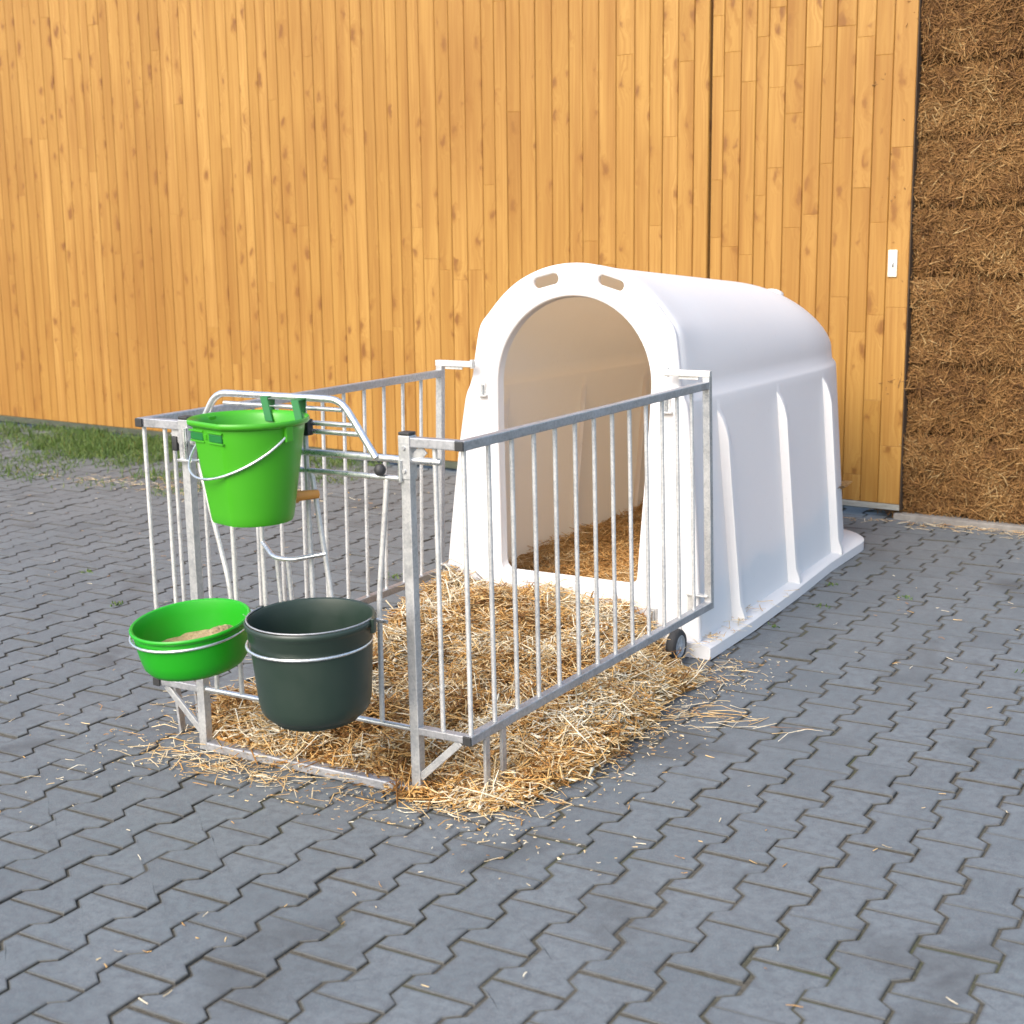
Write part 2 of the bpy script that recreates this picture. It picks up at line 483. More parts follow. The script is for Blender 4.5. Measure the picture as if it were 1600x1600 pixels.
# ------------------------------------------------------------------ wooden wall and sliding door
def board_panel(name, x0, x1, z0, z1, depth, parent, piece=(.35, 1.6), wid=(.088, .135)):
    """vertical boards jointed end to end; one mesh written in the wall's own frame (x along, y out to the back, z up)"""
    bm = bmesh.new()
    tone = []
    x = x0
    while x < x1 - .02:
        wd = random.uniform(*wid)
        xe = min(x + wd, x1)
        if x1 - xe < .04: xe = x1
        bt = random.gauss(.5, .16)
        z = z0 - random.uniform(0, piece[1])
        dz = random.uniform(-.0012, .0012)
        while z < z1:
            ze = z + random.uniform(*piece)
            a, c = max(z, z0), min(ze, z1)
            if c - a > .004:
                t = min(1, max(0, bt + random.gauss(0, .17))); g = random.random()
                ch = .0045
                dy = dz + random.uniform(-.0006, .0006)
                e = .0012
                prof = [(x + .0004, .007 + dy, 1), (x + ch, dy, .12), (x + (xe - x) * .5, dy - .0004, 0), (xe - ch, dy, .12), (xe - .0004, .007 + dy, 1)]
                rows = []
                for zz, dd, em in ((a, .0020, .5), (a + e * 2, 0, 0), ((a + c) / 2, 0, 0), (c - e * 2, 0, 0), (c, .0020, .5)):
                    row = []
                    for px, py, pe in prof:
                        row.append(bm.verts.new((px, py + dd, zz))); tone.append((t, g, max(pe, em)))
                    rows.append(row)
                for A, B in zip(rows, rows[1:]):
                    for k in range(4): bm.faces.new((A[k], A[k + 1], B[k + 1], B[k]))
            z = ze
        x = xe
    nfront = len(bm.verts)
    # the frame of planks behind: back board closing the panel
    A = [(x0, .0085, z0), (x1, .0085, z0), (x1, .0085, z1), (x0, .0085, z1)]
    Bk = [(p[0], depth, p[2]) for p in A]
    va = [bm.verts.new(p) for p in A]; vb = [bm.verts.new(p) for p in Bk]
    bm.faces.new(va); bm.faces.new(vb[::-1])
    for i in range(4): bm.faces.new((va[i], vb[i], vb[(i + 1) % 4], va[(i + 1) % 4]))
    tone += [(.4, .3, .3)] * 8
    me = bpy.data.meshes.new(name)
    bm.to_mesh(me); bm.free()
    set_attr(me, "tone", np.array(tone))
    o = bpy.data.objects.new(name, me); COL.objects.link(o)
    me.materials.append(M['wood'])
    o.parent = parent
    return o

def child(name, bm, mat, parent, smooth=False, angle=None):
    """part written in its parent's own frame"""
    bmesh.ops.recalc_face_normals(bm, faces=bm.faces)
    me = bpy.data.meshes.new(name); bm.to_mesh(me); bm.free()
    o = bpy.data.objects.new(name, me); COL.objects.link(o)
    me.materials.append(mat); o.parent = parent
    if smooth:
        me.polygons.foreach_set("use_smooth", [True] * len(me.polygons))
        if angle: me.set_sharp_from_angle(angle=R_(angle))
    return o

WX = -.672
k_ = math.cos(WROT)
wall = empty('wooden_wall', (WX, wall_y(WX), 0)); wall.rotation_euler.z = WROT
tag(wall, 'long orange spruce board wall with vertical planks left of the seam behind the hutch', 'wall')
board_panel('boards', -10.5, -.006, .075, 4.3, .06, wall, piece=(1.5, 4.6))
bm = bmesh.new(); sq_tube(bm, (-10.5, .028, .048), (-.006, .028, .048), .052, .05, bev=.004); child('dark_gap_rail', bm, M['gaprail'], wall)  # dark rail standing in for the shaded gap below the boards

door = empty('sliding_door', (WX, wall_y(WX) + .012, 0)); door.rotation_euler.z = WROT
tag(door, 'orange spruce plank sliding door with a pale handle plate beside the straw bales', 'door')
DW = 1.207
board_panel('boards', .006, DW, .082, 4.3, .06, door, piece=(.25, 1.0), wid=(.062, .125))
bm = bmesh.new(); sq_tube(bm, (.006, .026, .064), (DW, .026, .064), .056, .032, bev=.003); child('bottom_rail', bm, M['strip'], door)
bm = bmesh.new(); sq_tube(bm, (DW + .0035, .03, .05), (DW + .0035, .03, 4.3), .066, .006, up=(1, 0, 0), bev=.001); child('edge_strip', bm, M['darkwood'], door)
bm = bmesh.new()
hx, hz = 1.118, 1.405
sq_tube(bm, (hx, -.004, hz - .072), (hx, -.004, hz + .072), .05, .010, up=(0, 1, 0), bev=.004)
hp = child('handle_plate', bm, M['strip'], door)
hp.data.materials.clear(); hp.data.materials.append(m_plastic("cream_metal_plate", (.70, .68, .60), (.62, .60, .52), .45, 30))
bm = bmesh.new(); tube(bm, [(hx + .004, -.0105, hz - .018), (hx + .004, -.0125, hz), (hx + .004, -.0105, hz + .018)], .006, 10)
child('keyhole_cover', bm, M['galv'], hp, True)

# concrete threshold under the bales
bm = bmesh.new()
sq_tube(bm, (.52, wall_y(.52) + .22, .008), (2.6, wall_y(2.6) + .22, .008), .44, .05, bev=.008)
tag(obj('threshold', bm, M['concrete']), kind='structure')

# ------------------------------------------------------------------ straw strands
def strands(cx, cy, cz, az, el, ln, wd, bend, roll=None):
    """numpy arrays -> V, F : three-sided bent straws of two segments"""
    N = len(cx)
    d = np.stack([np.cos(az) * np.cos(el), np.sin(az) * np.cos(el), np.sin(el)], -1)
    side = np.stack([-np.sin(az), np.cos(az), np.zeros(N)], -1)
    up = np.cross(d, side)
    roll = rng.random(N) * 6.28 if roll is None else roll
    cen = np.stack([cx, cy, cz], -1)
    bo = (side * np.cos(roll)[:, None] + up * np.sin(roll)[:, None]) * (bend * ln)[:, None]
    pts = [cen - d * (ln / 2)[:, None], cen + bo, cen + d * (ln / 2)[:, None]]
    V = np.zeros((N, 9, 3))
    tw = rng.random(N) * 6.28
    for i, p in enumerate(pts):
        sc = (1.0, 1.0, .7)[i]
        for k in range(3):
            a = tw + k * 2.094
            V[:, i * 3 + k] = p + (side * np.cos(a)[:, None] + up * np.sin(a)[:, None] * .55) * (wd * sc / 2)[:, None]
    fq = []
    for i in range(2):
        for k in range(3):
            fq.append((i * 3 + k, i * 3 + (k + 1) % 3, i * 3 + 3 + (k + 1) % 3, i * 3 + 3 + k))
    F = (np.array(fq)[None] + (np.arange(N) * 9)[:, None, None]).reshape(-1, 4)
    return V.reshape(-1, 3), F

def straw_obj(name, parts, mat, extra=None):
    """parts: list of (V, F, tone per vertex)"""
    Vs, Fs, Ts, o = [], [], [], 0
    for V, F, T in parts:
        Vs.append(V); Fs.append(F + o); Ts.append(T); o += len(V)
    me = mesh_np(name, np.concatenate(Vs), np.concatenate(Fs), 4)
    t = np.concatenate(Ts)
    set_attr(me, "tone", np.c_[t, t, t])
    return obj(name, me, mat)

# ------------------------------------------------------------------ straw bales
def bale(x0, x1, z0, z1, seed, label):
    rg = np.random.default_rng(seed)
    base = empty('straw_bale', ((x0 + x1) / 2, wall_y((x0 + x1) / 2) + .06, z0))
    base.rotation_euler.z = WROT
    tag(base, label, 'straw bale', 'straw bales stacked beside the door')
    W, Hh, D = x1 - x0, z1 - z0, .5
    bm = bmesh.new()
    nx, nz = 44, 22
    grid = {}
    tone = []
    def front(u, v):   # u,v in 0..1
        x = (u - .5) * W; z = v * Hh
        e = min(u * W, (1 - u) * W, .06) / .06; ez = min(v * Hh, (1 - v) * Hh, .055) / .055
        bul = .030 * (1 - math.sqrt(max(0, 1 - (1 - e) ** 2)) ) + .055 * (1 - math.sqrt(max(0, 1 - (1 - ez) ** 2)))
        n = (vnoise(x + seed * 3, z, 6) - .5) * .05 + (vnoise(x + seed * 5, z, 22) - .5) * .03
        return Vector((x, bul + float(n), z))
    for i in range(nx + 1):
        for j in range(nz + 1): grid[i, j] = bm.verts.new(front(i / nx, j / nz))
    for i in range(nx):
        for j in range(nz): bm.faces.new((grid[i, j], grid[i + 1, j], grid[i + 1, j + 1], grid[i, j + 1]))
    back = {}
    for i in (0, nx):
        for j in (0, nz): back[i, j] = bm.verts.new(((i / nx - .5) * W, D, j / nz * Hh))
    bm.faces.new([grid[i, 0] for i in range(nx + 1)][::-1] + [back[0, 0], back[nx, 0]])
    bm.faces.new([grid[i, nz] for i in range(nx + 1)] + [back[nx, nz], back[0, nz]])
    bm.faces.new([grid[0, j] for j in range(nz + 1)] + [back[0, nz], back[0, 0]])
    bm.faces.new([grid[nx, j] for j in range(nz + 1)][::-1] + [back[nx, 0], back[nx, nz]])
    bm.faces.new([back[0, 0], back[0, nz], back[nx, nz], back[nx, 0]])
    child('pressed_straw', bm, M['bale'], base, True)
    # loose ends standing out of the pressed face
    N = 4600
    u, v = rg.random(N), rg.random(N)
    x = (u - .5) * W; z = v * Hh
    e = np.minimum(np.minimum(u * W, (1 - u) * W), .06) / .06; ez = np.minimum(np.minimum(v * Hh, (1 - v) * Hh), .055) / .055
    y = .030 * (1 - np.sqrt(np.maximum(0, 1 - (1 - e) ** 2))) + .055 * (1 - np.sqrt(np.maximum(0, 1 - (1 - ez) ** 2)))
    y += (vnoise(x + seed * 3, z, 6) - .5) * .05 + (vnoise(x + seed * 5, z, 22) - .5) * .03
    y -= rg.random(N) * .016
    ln = rg.uniform(.025, .12, N); ang = rg.normal(0, .9, N) + np.where(rg.random(N) < .5, 0, 1.57)
    # build in xz plane: use strands() in xy and swap axes
    V, F = strands(x, z, -y, ang, rg.normal(0, .25, N), ln, rg.uniform(.003, .0075, N), rg.normal(0, .08, N))
    V = np.stack([V[:, 0], -V[:, 2], V[:, 1]], -1)
    patch = vnoise(x + seed * 7, z, 7) * .5
    t = np.clip(rg.beta(1.6, 2.2, N) * .8 + patch - .12 + np.where(rg.random(N) < .05, .45, 0), 0, 1)
    me = mesh_np('loose_straw', V, F, 4); set_attr(me, "tone", np.c_[np.repeat(t, 9), np.repeat(t, 9), np.repeat(t, 9)])
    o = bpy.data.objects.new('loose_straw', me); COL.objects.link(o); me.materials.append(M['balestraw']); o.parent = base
zs = [.034, .475, .85, 1.335, 1.70, 2.07, 2.44, 2.95]
ords = ['lowest bale of the brown straw stack, resting on the concrete threshold by the door',
        'second bale up in the brown straw stack, just above the lowest one',
        'third bale up in the brown straw stack, level with the hutch roof edge',
        'fourth bale up in the brown straw stack, level with the pale door handle plate',
        'fifth bale up in the brown straw stack, just above the one beside the handle plate',
        'sixth bale up in the brown straw stack, just under the highest',
        'highest bale of the brown straw stack beside the door']
for i in range(7):
    jx = random.uniform(-.03, .03)
    bale(.34 + jx, 1.62 + jx, zs[i], zs[i + 1] - .004, i + 2, ords[i])

# ------------------------------------------------------------------ calf hutch
hutch = empty('calf_hutch', (0, 1.67, 0))
tag(hutch, 'white plastic calf hutch with an arched open front, ribbed sides and two small wheels', 'calf hutch')
def fy(z): return 1.665 + .062 * z
def hp_(name, bm, mat, **k): return obj(name, bm, mat, hutch, **k)

def smooth_arch():
    """outline of the front arch from the eave up to the ridge, with the angular shoulder"""
    key = [(.458, 1.03), (.450, 1.10), (.441, 1.16), (.432, 1.212), (.416, 1.248), (.388, 1.280), (.358, 1.316), (.322, 1.354), (.272, 1.396), (.212, 1.431), (.143, 1.458), (.070, 1.474), (0, 1.479)]
    out = []
    for i in range(len(key) - 1):
        p0, p1, p2, p3 = key[max(i - 1, 0)], key[i], key[i + 1], key[i + 2] if i + 2 < len(key) else (-key[i][0], key[i][1])
        for k in range(2):
            t = k / 2
            out.append(tuple(.5 * (2 * b + (c - a) * t + (2 * a - 5 * b + 4 * c - d) * t * t + (3 * b - a - 3 * c + d) * t ** 3) for a, b, c, d in zip(p0, p1, p2, p3)))
    return out + [(0, 1.479)]
ARCH = smooth_arch()
RIBS = (2.03, 2.74, 3.40)
YS, YE = 3.30, 3.97
def section(y):
    """half outline (x >= 0) of the shell at depth y, from the base up to the ridge"""
    t = max(0, min(1, (y - YS) / (YE - YS)))
    g = 1 - math.sqrt(max(0, 1 - t * t * .985))
    top = 1.478 - .077 * (y - 1.7) - .30 * g
    k = (y - 1.7) / 2.2
    xb = .575 - .050 * k - .17 * g          # base half width
    xe = .488 - .030 * k - .17 * g          # at the eave
    ze = .955 - .03 * k
    rib = 0
    pts = []
    for z in (.05, .075, .12, .2, .3, .4, .5, .6, .7, .78, .83, .87, .90, ze):
        f = (z - .05) / (ze - .05)
        x = xb + (xe - xb) * f
        rr = 0
        for ry in RIBS:
            d = y - ry
            if -.0041 <= d < .30:
                s = min(1, max(0, (d + .004) / .004))
                fall = 1 if d < .030 else max(0, 1 - (d - .030) / .022) ** .8 * .85 + .15 * math.exp(-(d - .03) / .05)
                fade = 1 if z < .80 else max(0, 1 - ((z - .80) / .10)) ** .7
                amp = .038 + (.014 if z < .08 else 0)
                rr = max(rr, amp * s * fall * fade)
        if y < RIBS[0] - .02: rr = max(rr, 0)
        pts.append((x + rr, z))
    pts.append((xe - .005, ze + .014)); pts.append((xe - .022, ze + .032))
    xa, za = xe - .027, ze + .075
    n = len(ARCH) - 1
    bl = math.exp(-max(0, y - 1.72) / .30)      # the shoulder of the front fades into the round roof
    for i in range(n + 1):
        a = math.pi / 2 * i / n
        ca, sa = math.cos(a), math.sin(a)
        ax, az = ARCH[i][0] / .458 * xa, za + (top - za) * (ARCH[i][1] - 1.03) / .449
        # the round roof, sampled at the same height as the front outline
        h_ = min(1, (az - za) / (top - za)); rx = xa * math.sqrt(max(0, 1 - h_ * h_))
        pts.append((ax * bl + (ca * xa) * (1 - bl), az * bl + (za + (top - za) * sa) * (1 - bl)))
    pts[-1] = (0, top)
    return pts
ys = set(np.round(np.linspace(0, 1, 10), 4) * 0 + 0)
ylist = [fy(0) + .012]
yy = set()
for v in np.linspace(1.70, YS, 26): yy.add(round(float(v), 4))
for ry in RIBS:
    for d in (-.012, -.004, 0, .006, .015, .03, .036, .042, .047, .052, .057, .06, .09, .12, .16, .2, .25, .3): yy.add(round(ry + d, 4))
for a in np.linspace(0, math.pi / 2, 16): yy.add(round(YS + (YE - YS) * math.sin(a), 4))
yl = sorted(yy)
ylc = [yl[0]]
for v in yl[1:]:
    if v - ylc[-1] > .0024: ylc.append(v)
bm = bmesh.new()
rows = []
for i, y in enumerate([1.665] + ylc):
    sec = section(max(y, 1.70))
    full = [(-x, z) for x, z in sec] + [(x, z) for x, z in sec[-2::-1]]
    row = []
    for x, z in full:
        y2 = fy(z) + .012 if i == 0 else y
        if i == 0: x, z = x * .968, (z if z < .9 else .9 + (z - .9) * .965)
        if i == 1: x, z = x * .994, (z if z < .9 else .9 + (z - .9) * .994)
        # the first loops follow the sloping front
        if i > 0 and y < 2.0: y2 = y + (fy(z) - 1.665) * max(0, (2.0 - y) / .3)
        row.append(bm.verts.new((x, y2, z)))
    rows.append(row)
for A, B in zip(rows, rows[1:]):
    for k in range(len(A) - 1): bm.faces.new((A[k], A[k + 1], B[k + 1], B[k]))
L_ = rows[-1]
n = len(L_)
for k in range(n // 2):
    a, b_, c, d = L_[k], L_[k + 1], L_[n - 2 - k], L_[n - 1 - k]
    if k + 1 == n // 2: bm.faces.new((a, b_, d))
    else: bm.faces.new((a, b_, c, d))
shell = hp_('shell', bm, M['hutch'], smooth=True, angle=50)

def curve_plate(name, splines, extr, bev, mat, parent, place, res=3):
    """flat 2D outline with holes, given thickness and rounded edges, then mapped into place"""
    cu = bpy.data.curves.new(name, 'CURVE'); cu.dimensions = '2D'; cu.fill_mode = 'BOTH'
    cu.extrude = extr; cu.bevel_depth = bev; cu.bevel_resolution = res; cu.offset = -bev
    for pts in splines:
        s = cu.splines.new('POLY'); s.points.add(len(pts) - 1); s.use_cyclic_u = True
        for p, (x, y) in zip(s.points, pts): p.co = (x, y, 0, 1)
    tmp = bpy.data.objects.new(name, cu); COL.objects.link(tmp)
    dg = bpy.context.evaluated_depsgraph_get()
    me = bpy.data.meshes.new_from_object(tmp.evaluated_get(dg))
    bpy.data.objects.remove(tmp); bpy.data.curves.remove(cu)
    for v in me.vertices: v.co = place(v.co)
    bm = bmesh.new(); bm.from_mesh(me); bpy.data.meshes.remove(me)
    bmesh.ops.remove_doubles(bm, verts=bm.verts, dist=.0002)
    return obj(name, bm, mat, parent, smooth=True, angle=40)

# front panel: outer outline, opening and two hand slots
half = [(.580, .004), (.575, .10), (.556, .35), (.538, .55), (.517, .75), (.492, .93), (.484, .96), (.470, .99), (.458, 1.03)]
half += [(x, z) for x, z in ARCH[1:]]
outer = half + [(-x, z) for x, z in half[-2::-1]]
oh = [(.20, .232), (.262, .232), (.284, .238), (.298, .252), (.304, .275), (.312, .45), (.323, .65), (.333, .85), (.338, 1.01)]
for a in np.linspace(0, math.pi / 2, 22)[1:]:
    oh.append((.338 * math.cos(a), 1.01 + .341 * math.sin(a)))
oh[-1] = (0, 1.351)
opening = oh + [(-x, z) for x, z in oh[-2::-1]]
def slot(cx, cz, ang, L=.118, W=.044):
    out = []
    for s, a0 in ((1, -90), (-1, 90)):
        for k in range(9):
            a = R_(a0 + 180 * k / 8)
            x = s * (L - W) / 2 + W / 2 * math.cos(a) * 1.0; y = W / 2 * math.sin(a)
            out.append((cx + x * math.cos(ang) - y * math.sin(ang), cz + x * math.sin(ang) + y * math.cos(ang)))
    return out
fp = curve_plate('front_panel', [outer, opening, slot(.156, 1.402, R_(-16), .112, .038), slot(-.128, 1.408, R_(14), .112, .040)], .004, .012, M['hutch'], hutch,
                 lambda c: Vector((c.x, fy(c.y) + .012 - c.z, c.y)))
# moulded return lip round the opening, running inwards
bm = bmesh.new()
r0 = [bm.verts.new((x, fy(z) + .012, z)) for x, z in opening]
r1 = [bm.verts.new((x * .985, fy(z) + .040, 1.0 + (z - 1.0) * .985)) for x, z in opening]
r2 = [bm.verts.new((x * 1.02, fy(z) + .048, 1.0 + (z - 1.0) * 1.02)) for x, z in opening]
r3 = [bm.verts.new((x * 1.02, fy(z) + .016, 1.0 + (z - 1.0) * 1.02)) for x, z in opening]
for A, B in ((r0, r1), (r1, r2), (r2, r3)):
    for k in range(len(A)): bm.faces.new((A[k], A[(k + 1) % len(A)], B[(k + 1) % len(A)], B[k]))
hp_('opening_lip', bm, M['hutch'], smooth=True, angle=50)

# base flange: U-shaped foot round sides and back
def flange_path(off):
    pts = []
    xs = [(1.638, .572), (2.1, .575), (2.7, .556), (3.25, .528)]
    for y, x in xs: pts.append((x + off, y))
    cx, cy, rr = .528 - .24, 3.72, .24
    for a in np.linspace(0, math.pi / 2, 10): pts.append((cx + (rr + off) * math.cos(a), cy + (rr + off) * math.sin(a)))
    return pts + [(-x, y) for x, y in pts[::-1]]
inn, out = flange_path(-.13), flange_path(.060)
bm = bmesh.new()
prof = [(0, .0), (1, .0), (1.0, .044), (.93, .052), (0, .062)]
rows = []
for (xi, yi), (xo, yo) in zip(inn, out):
    rows.append([bm.verts.new((xi + (xo - xi) * f, yi + (yo - yi) * f, z + .001)) for f, z in prof])
for A, B in zip(rows, rows[1:]):
    for k in range(len(prof)): bm.faces.new((A[k], A[(k + 1) % len(prof)], B[(k + 1) % len(prof)], B[k]))
bm.faces.new(rows[0]); bm.faces.new(rows[-1][::-1])
hp_('base_flange', bm, M['hutch'], smooth=True, angle=35)

# vent cap on the rear slope of the roof
bm = bmesh.new()
lathe(bm, [(.001, .036), (.040, .036), (.050, .030), (.054, .0), (.054, -.05)], 32)
for v in bm.verts:
    v.co = Matrix.Rotation(R_(-24), 3, 'X') @ v.co + Vector((.10, 3.70, 1.255))
hp_('vent_cap', bm, M['hutch'], smooth=True, angle=40)

# wheels at the front corners
def wheel(x):
    cy, cz, sgn = 1.552, .066, (1 if x > 0 else -1)
    bm = bmesh.new()
    prof = [(.042, -.018), (.048, -.020), (.057, -.0185), (.063, -.012), (.0655, 0), (.063, .012), (.057, .0185), (.048, .020), (.042, .018)]
    seg = 40
    rings = [[bm.verts.new((x + sgn * h, cy + r * math.cos(2 * math.pi * k / seg), cz + r * math.sin(2 * math.pi * k / seg))) for k in range(seg)] for r, h in prof]
    rings.append(rings[0])
    for A, B in zip(rings, rings[1:]):
        for k in range(seg): bm.faces.new((A[k], A[(k + 1) % seg], B[(k + 1) % seg], B[k]))
    t = hp_('wheel', bm, M['rubber'], smooth=True, angle=60)
    bm = bmesh.new()
    prof = [(.043, -.012), (.043, .0175), (.039, .018), (.036, .011), (.014, .010), (.012, .019), (.006, .021), (.0005, .021)]
    rings = [[bm.verts.new((x + sgn * h, cy + r * math.cos(2 * math.pi * k / seg), cz + r * math.sin(2 * math.pi * k / seg))) for k in range(seg)] for r, h in prof]
    for A, B in zip(rings, rings[1:]):
        for k in range(seg): bm.faces.new((A[k], A[(k + 1) % seg], B[(k + 1) % seg], B[k]))
    for k in range(6):   # spokes
        a = 2 * math.pi * k / 6
        c, s = math.cos(a), math.sin(a)
        sq_tube(bm, (x + sgn * .012, cy + .011 * c, cz + .011 * s), (x + sgn * .012, cy + .034 * c, cz + .034 * s), .006, .007, up=(1, 0, 0), bev=0)
    obj('rim', bm, M['rimgrey'], t, smooth=True, angle=40)
    bm = bmesh.new()
    sq_tube(bm, (x - sgn * .030, cy, cz - .012), (x - sgn * .030, 1.675, cz + .03), .005, .03, bev=.001)
    tube(bm, [(x - sgn * .036, cy, cz), (x + sgn * .016, cy, cz)], .006, 12)
    obj('axle_bracket', bm, M['galv'], t)
wheel(.530); wheel(-.530)

# metal brackets that take the fence hooks
def bracket(x, z, w, h):
    y = fy(z)
    bm = bmesh.new()
    sq_tube(bm, (x, y - .008, z - h / 2), (x, y - .008, z + h / 2), w, .008, up=(0, 1, 0), bev=.0015)
    sq_tube(bm, (x - w * .9, y - .016, z - h / 2 + .004), (x + w * .9, y - .016, z - h / 2 + .004), .03, .006, bev=.001)
    hp_('bracket', bm, M['galv'])
    bm = bmesh.new()
    tube(bm, [(x, y - .022, z - h / 2 - .002), (x, y - .022, z + h / 2 - .006)], .006, 10)
    obj('pin', bm, M['wire'], bpy.data.objects[[o.name for o in hutch.children if o.name.startswith('bracket')][-1]], smooth=True, angle=40)
for x, z, w_, h_ in ((-.399, .974, .022, .055), (.409, .962, .030, .085), (-.43, .14, .030, .07), (.386, .13, .026, .075)):
    bracket(x, z, w_, h_)

# ------------------------------------------------------------------ pen fence
fence = empty('pen_fence', (0, 0, 0))
tag(fence, 'galvanised steel pen fence with vertical bars in front of the white hutch', 'fence')
H, ZB, LY, WF, WB_T, WB_B, RT = 1.05, .203, 1.688, .584, .584, .606, .180
def lean(bm):
    for v in bm.verts:
        t = max(0, 1 - v.co.y / LY)
        v.co.x -= .010 * (v.co.z / H) * t
    return bm
def wide(y, z):      # half width of the pen along its depth
    k = y / LY; h = (z - ZB) / (H - ZB)
    return WF + ((WB_B + (WB_T - WB_B) * max(0, min(1, h))) - WF) * k

def side_panel(s):
    P = lambda y, z, dx=0: (s * (wide(y, z) + dx), y, z)
    T = .028
    bm = bmesh.new()
    sq_tube(bm, P(-.014, H - T / 2), P(LY, H - T / 2), T, T)
    sq_tube(bm, P(-.014, ZB), P(LY, ZB), T, T)
    # short front return to the post
    xr = WF - RT
    sq_tube(bm, (s * (WF - T / 2 - .001), 0, H - T / 2), (s * (xr + .014), 0, H - T / 2), T, T)
    sq_tube(bm, (s * (WF - T / 2 - .001), 0, ZB), (s * (xr + .014), 0, ZB), T, T * .8)
    pan = obj('side_panel', lean(bm), M['rail'], fence)
    nb = 13
    def sub(name, bm, mat, smooth=False, angle=40): return obj(name, lean(bm), mat, pan, smooth, angle)
    for i in range(nb):
        y = .004 + (LY - .022) * i / nb
        bm = bmesh.new(); tube(bm, [P(y, ZB + T / 2 - .002), P(y, H - T + .002)], .0070, 12); sub('bar', bm, M['galv'], True)
    bm = bmesh.new(); tube(bm, [(s * (xr + RT * .50), 0, ZB + .010), (s * (xr + RT * .50), 0, H - T + .002)], .0070, 12); sub('bar', bm, M['galv'], True)
    # end post by the hutch, with hooks reaching to the hutch front
    bm = bmesh.new(); sq_tube(bm, P(LY - .002, ZB - .015), P(LY - .002, H + .03), T, T, up=(1, 0, 0)); sub('post', bm, M['post'])
    bm = bmesh.new()
    for z in (H + .028,):
        sq_tube(bm, P(LY - .004, z, .016), P(LY - .010, z, -.165), .026, .024)
        a, b_, c = Vector(P(LY - .01, z - .012, -.03)), Vector(P(LY - .01, z - .012, -.11)), Vector(P(LY - .01, z - .036, -.05))
        sq_tube(bm, a, b_, .006, .022, bev=.001)
    tube(bm, [P(LY - .010, H + .012, -.158), P(LY - .010, H + .046, -.158)], .010, 12)
    sub('top_hook', bm, M['galv'])
    bm = bmesh.new()
    sq_tube(bm, P(LY - .01, ZB + .035), P(LY - .012, ZB + .035, -.085), .03, .006, bev=.001)
    sq_tube(bm, P(LY - .014, ZB + .037, -.066), P(LY - .014, ZB - .045, -.066), .034, .006, up=(0, 1, 0), bev=.001)
    sub('bottom_hook', bm, M['galv'])
    # black plugs in the rail ends
    for z in (H - T / 2, ZB):
        bm = bmesh.new(); sq_tube(bm, P(-.0145, z), P(-.021, z), T * .98, T * .98, bev=.003); sub('end_cap', bm, M['black'])
    # front post standing on the paving, sleeve and cap
    bm = bmesh.new()
    sq_tube(bm, (s * xr, 0, .004), (s * xr, 0, H - .002), .03, .03, up=(0, 1, 0))
    sub('post', bm, M['post'])
    bm = bmesh.new()
    sq_tube(bm, (s * xr, 0, H - .118), (s * xr, 0, H + .004), .037, .037, up=(0, 1, 0), bev=.002)
    sq_tube(bm, (s * (xr + .02), 0, H - .065), (s * (xr + .055), 0, H - .032), .006, .03, bev=.001)
    for z in (H - .095, H - .03): tube(bm, [(s * xr, -.024, z), (s * xr, .024, z)], .006, 8)
    sub('post_sleeve', bm, M['post'])
    bm = bmesh.new(); sq_tube(bm, (s * xr, 0, H + .0045), (s * xr, 0, H + .014), .036, .036, up=(0, 1, 0), bev=.003); sub('end_cap', bm, M['black'])
    # flat diagonal brace and two feet
    bm = bmesh.new(); sq_tube(bm, (s * (xr + .012), -.004, .062), (s * (WF - .03), -.004, ZB - .012), .022, .010, up=(0, 1, 0), bev=.002)
    bm2 = bm; sub('brace', bm2, M['post'])
    for fy_ in (.085, .175):
        bm = bmesh.new()
        sq_tube(bm, P(fy_, .004, -.002), P(fy_ - .01, ZB - T / 2 + .002, .006), .024, .010, up=(1, 0, 0), bev=.002)
        sub('leg', bm, M['post'])
side_panel(1); side_panel(-1)

# front gate with feeding opening
xr = WF - RT
G = lambda x, z, y=0: (x, y, z)
bm = bmesh.new()
tube(bm, [G(-.425, .982), G(.505, .985)], .0105, 12)
tube(bm, [G(.505, .985, -.002), G(.515, .985, -.002)], .008, 8)
tube(bm, fillet([G(-.372, .985, -.012), G(-.268, 1.143, -.012), G(.192, 1.143, -.012), G(.305, .985, -.012)], .042), .0105, 12)
tube(bm, [G(-.30, 1.070), G(.236, 1.070)], .0075, 10)
tube(bm, [G(-.32, 1.046), G(.252, 1.046)], .0075, 10)
tube(bm, [G(-.36, .930), G(.385, .930)], .0085, 10)
tube(bm, [G(-.25, 1.112), G(.185, 1.112)], .0065, 10)
gate = obj('feeding_gate', lean(bm), M['wire'], fence, smooth=True, angle=40)
def gsub(name, bm, mat, smooth=True): return obj(name, lean(bm), mat, gate, smooth, 40)
bm = bmesh.new(); tube(bm, [G(-.405, ZB), G(.40, ZB)], .009, 10); gsub('bottom_rail', bm, M['wire'])
gbars = [[G(.050, 1.14), G(.050, ZB)], [G(-.131, .98), G(-.131, ZB)], [G(-.245, .93), G(-.245, ZB)],
         [G(-.365, .93), G(-.27, .56), G(-.262, .42)], [G(.066, .93), G(.118, .566), G(.130, ZB)], [G(.332, .93), G(.289, .58), G(.283, ZB)],
         [G(-.345, ZB), G(-.345, .42)]]
for p in gbars:
    bm = bmesh.new(); tube(bm, fillet(p, .06) if len(p) > 2 else p, .0078, 12); gsub('bar', bm, M['galv'])
bm = bmesh.new(); tube(bm, fillet([G(-.131, .700), G(-.045, .672, -.055), G(.02, .672, -.055), G(.105, .688)], .04), .0075, 10); gsub('curved_rail', bm, M['wire'])
for x in (-.035, .006):
    bm = bmesh.new(); tube(bm, [G(x, .672, -.053), G(x, .50, -.04)], .0065, 10); gsub('bar', bm, M['galv'])
bm = bmesh.new()
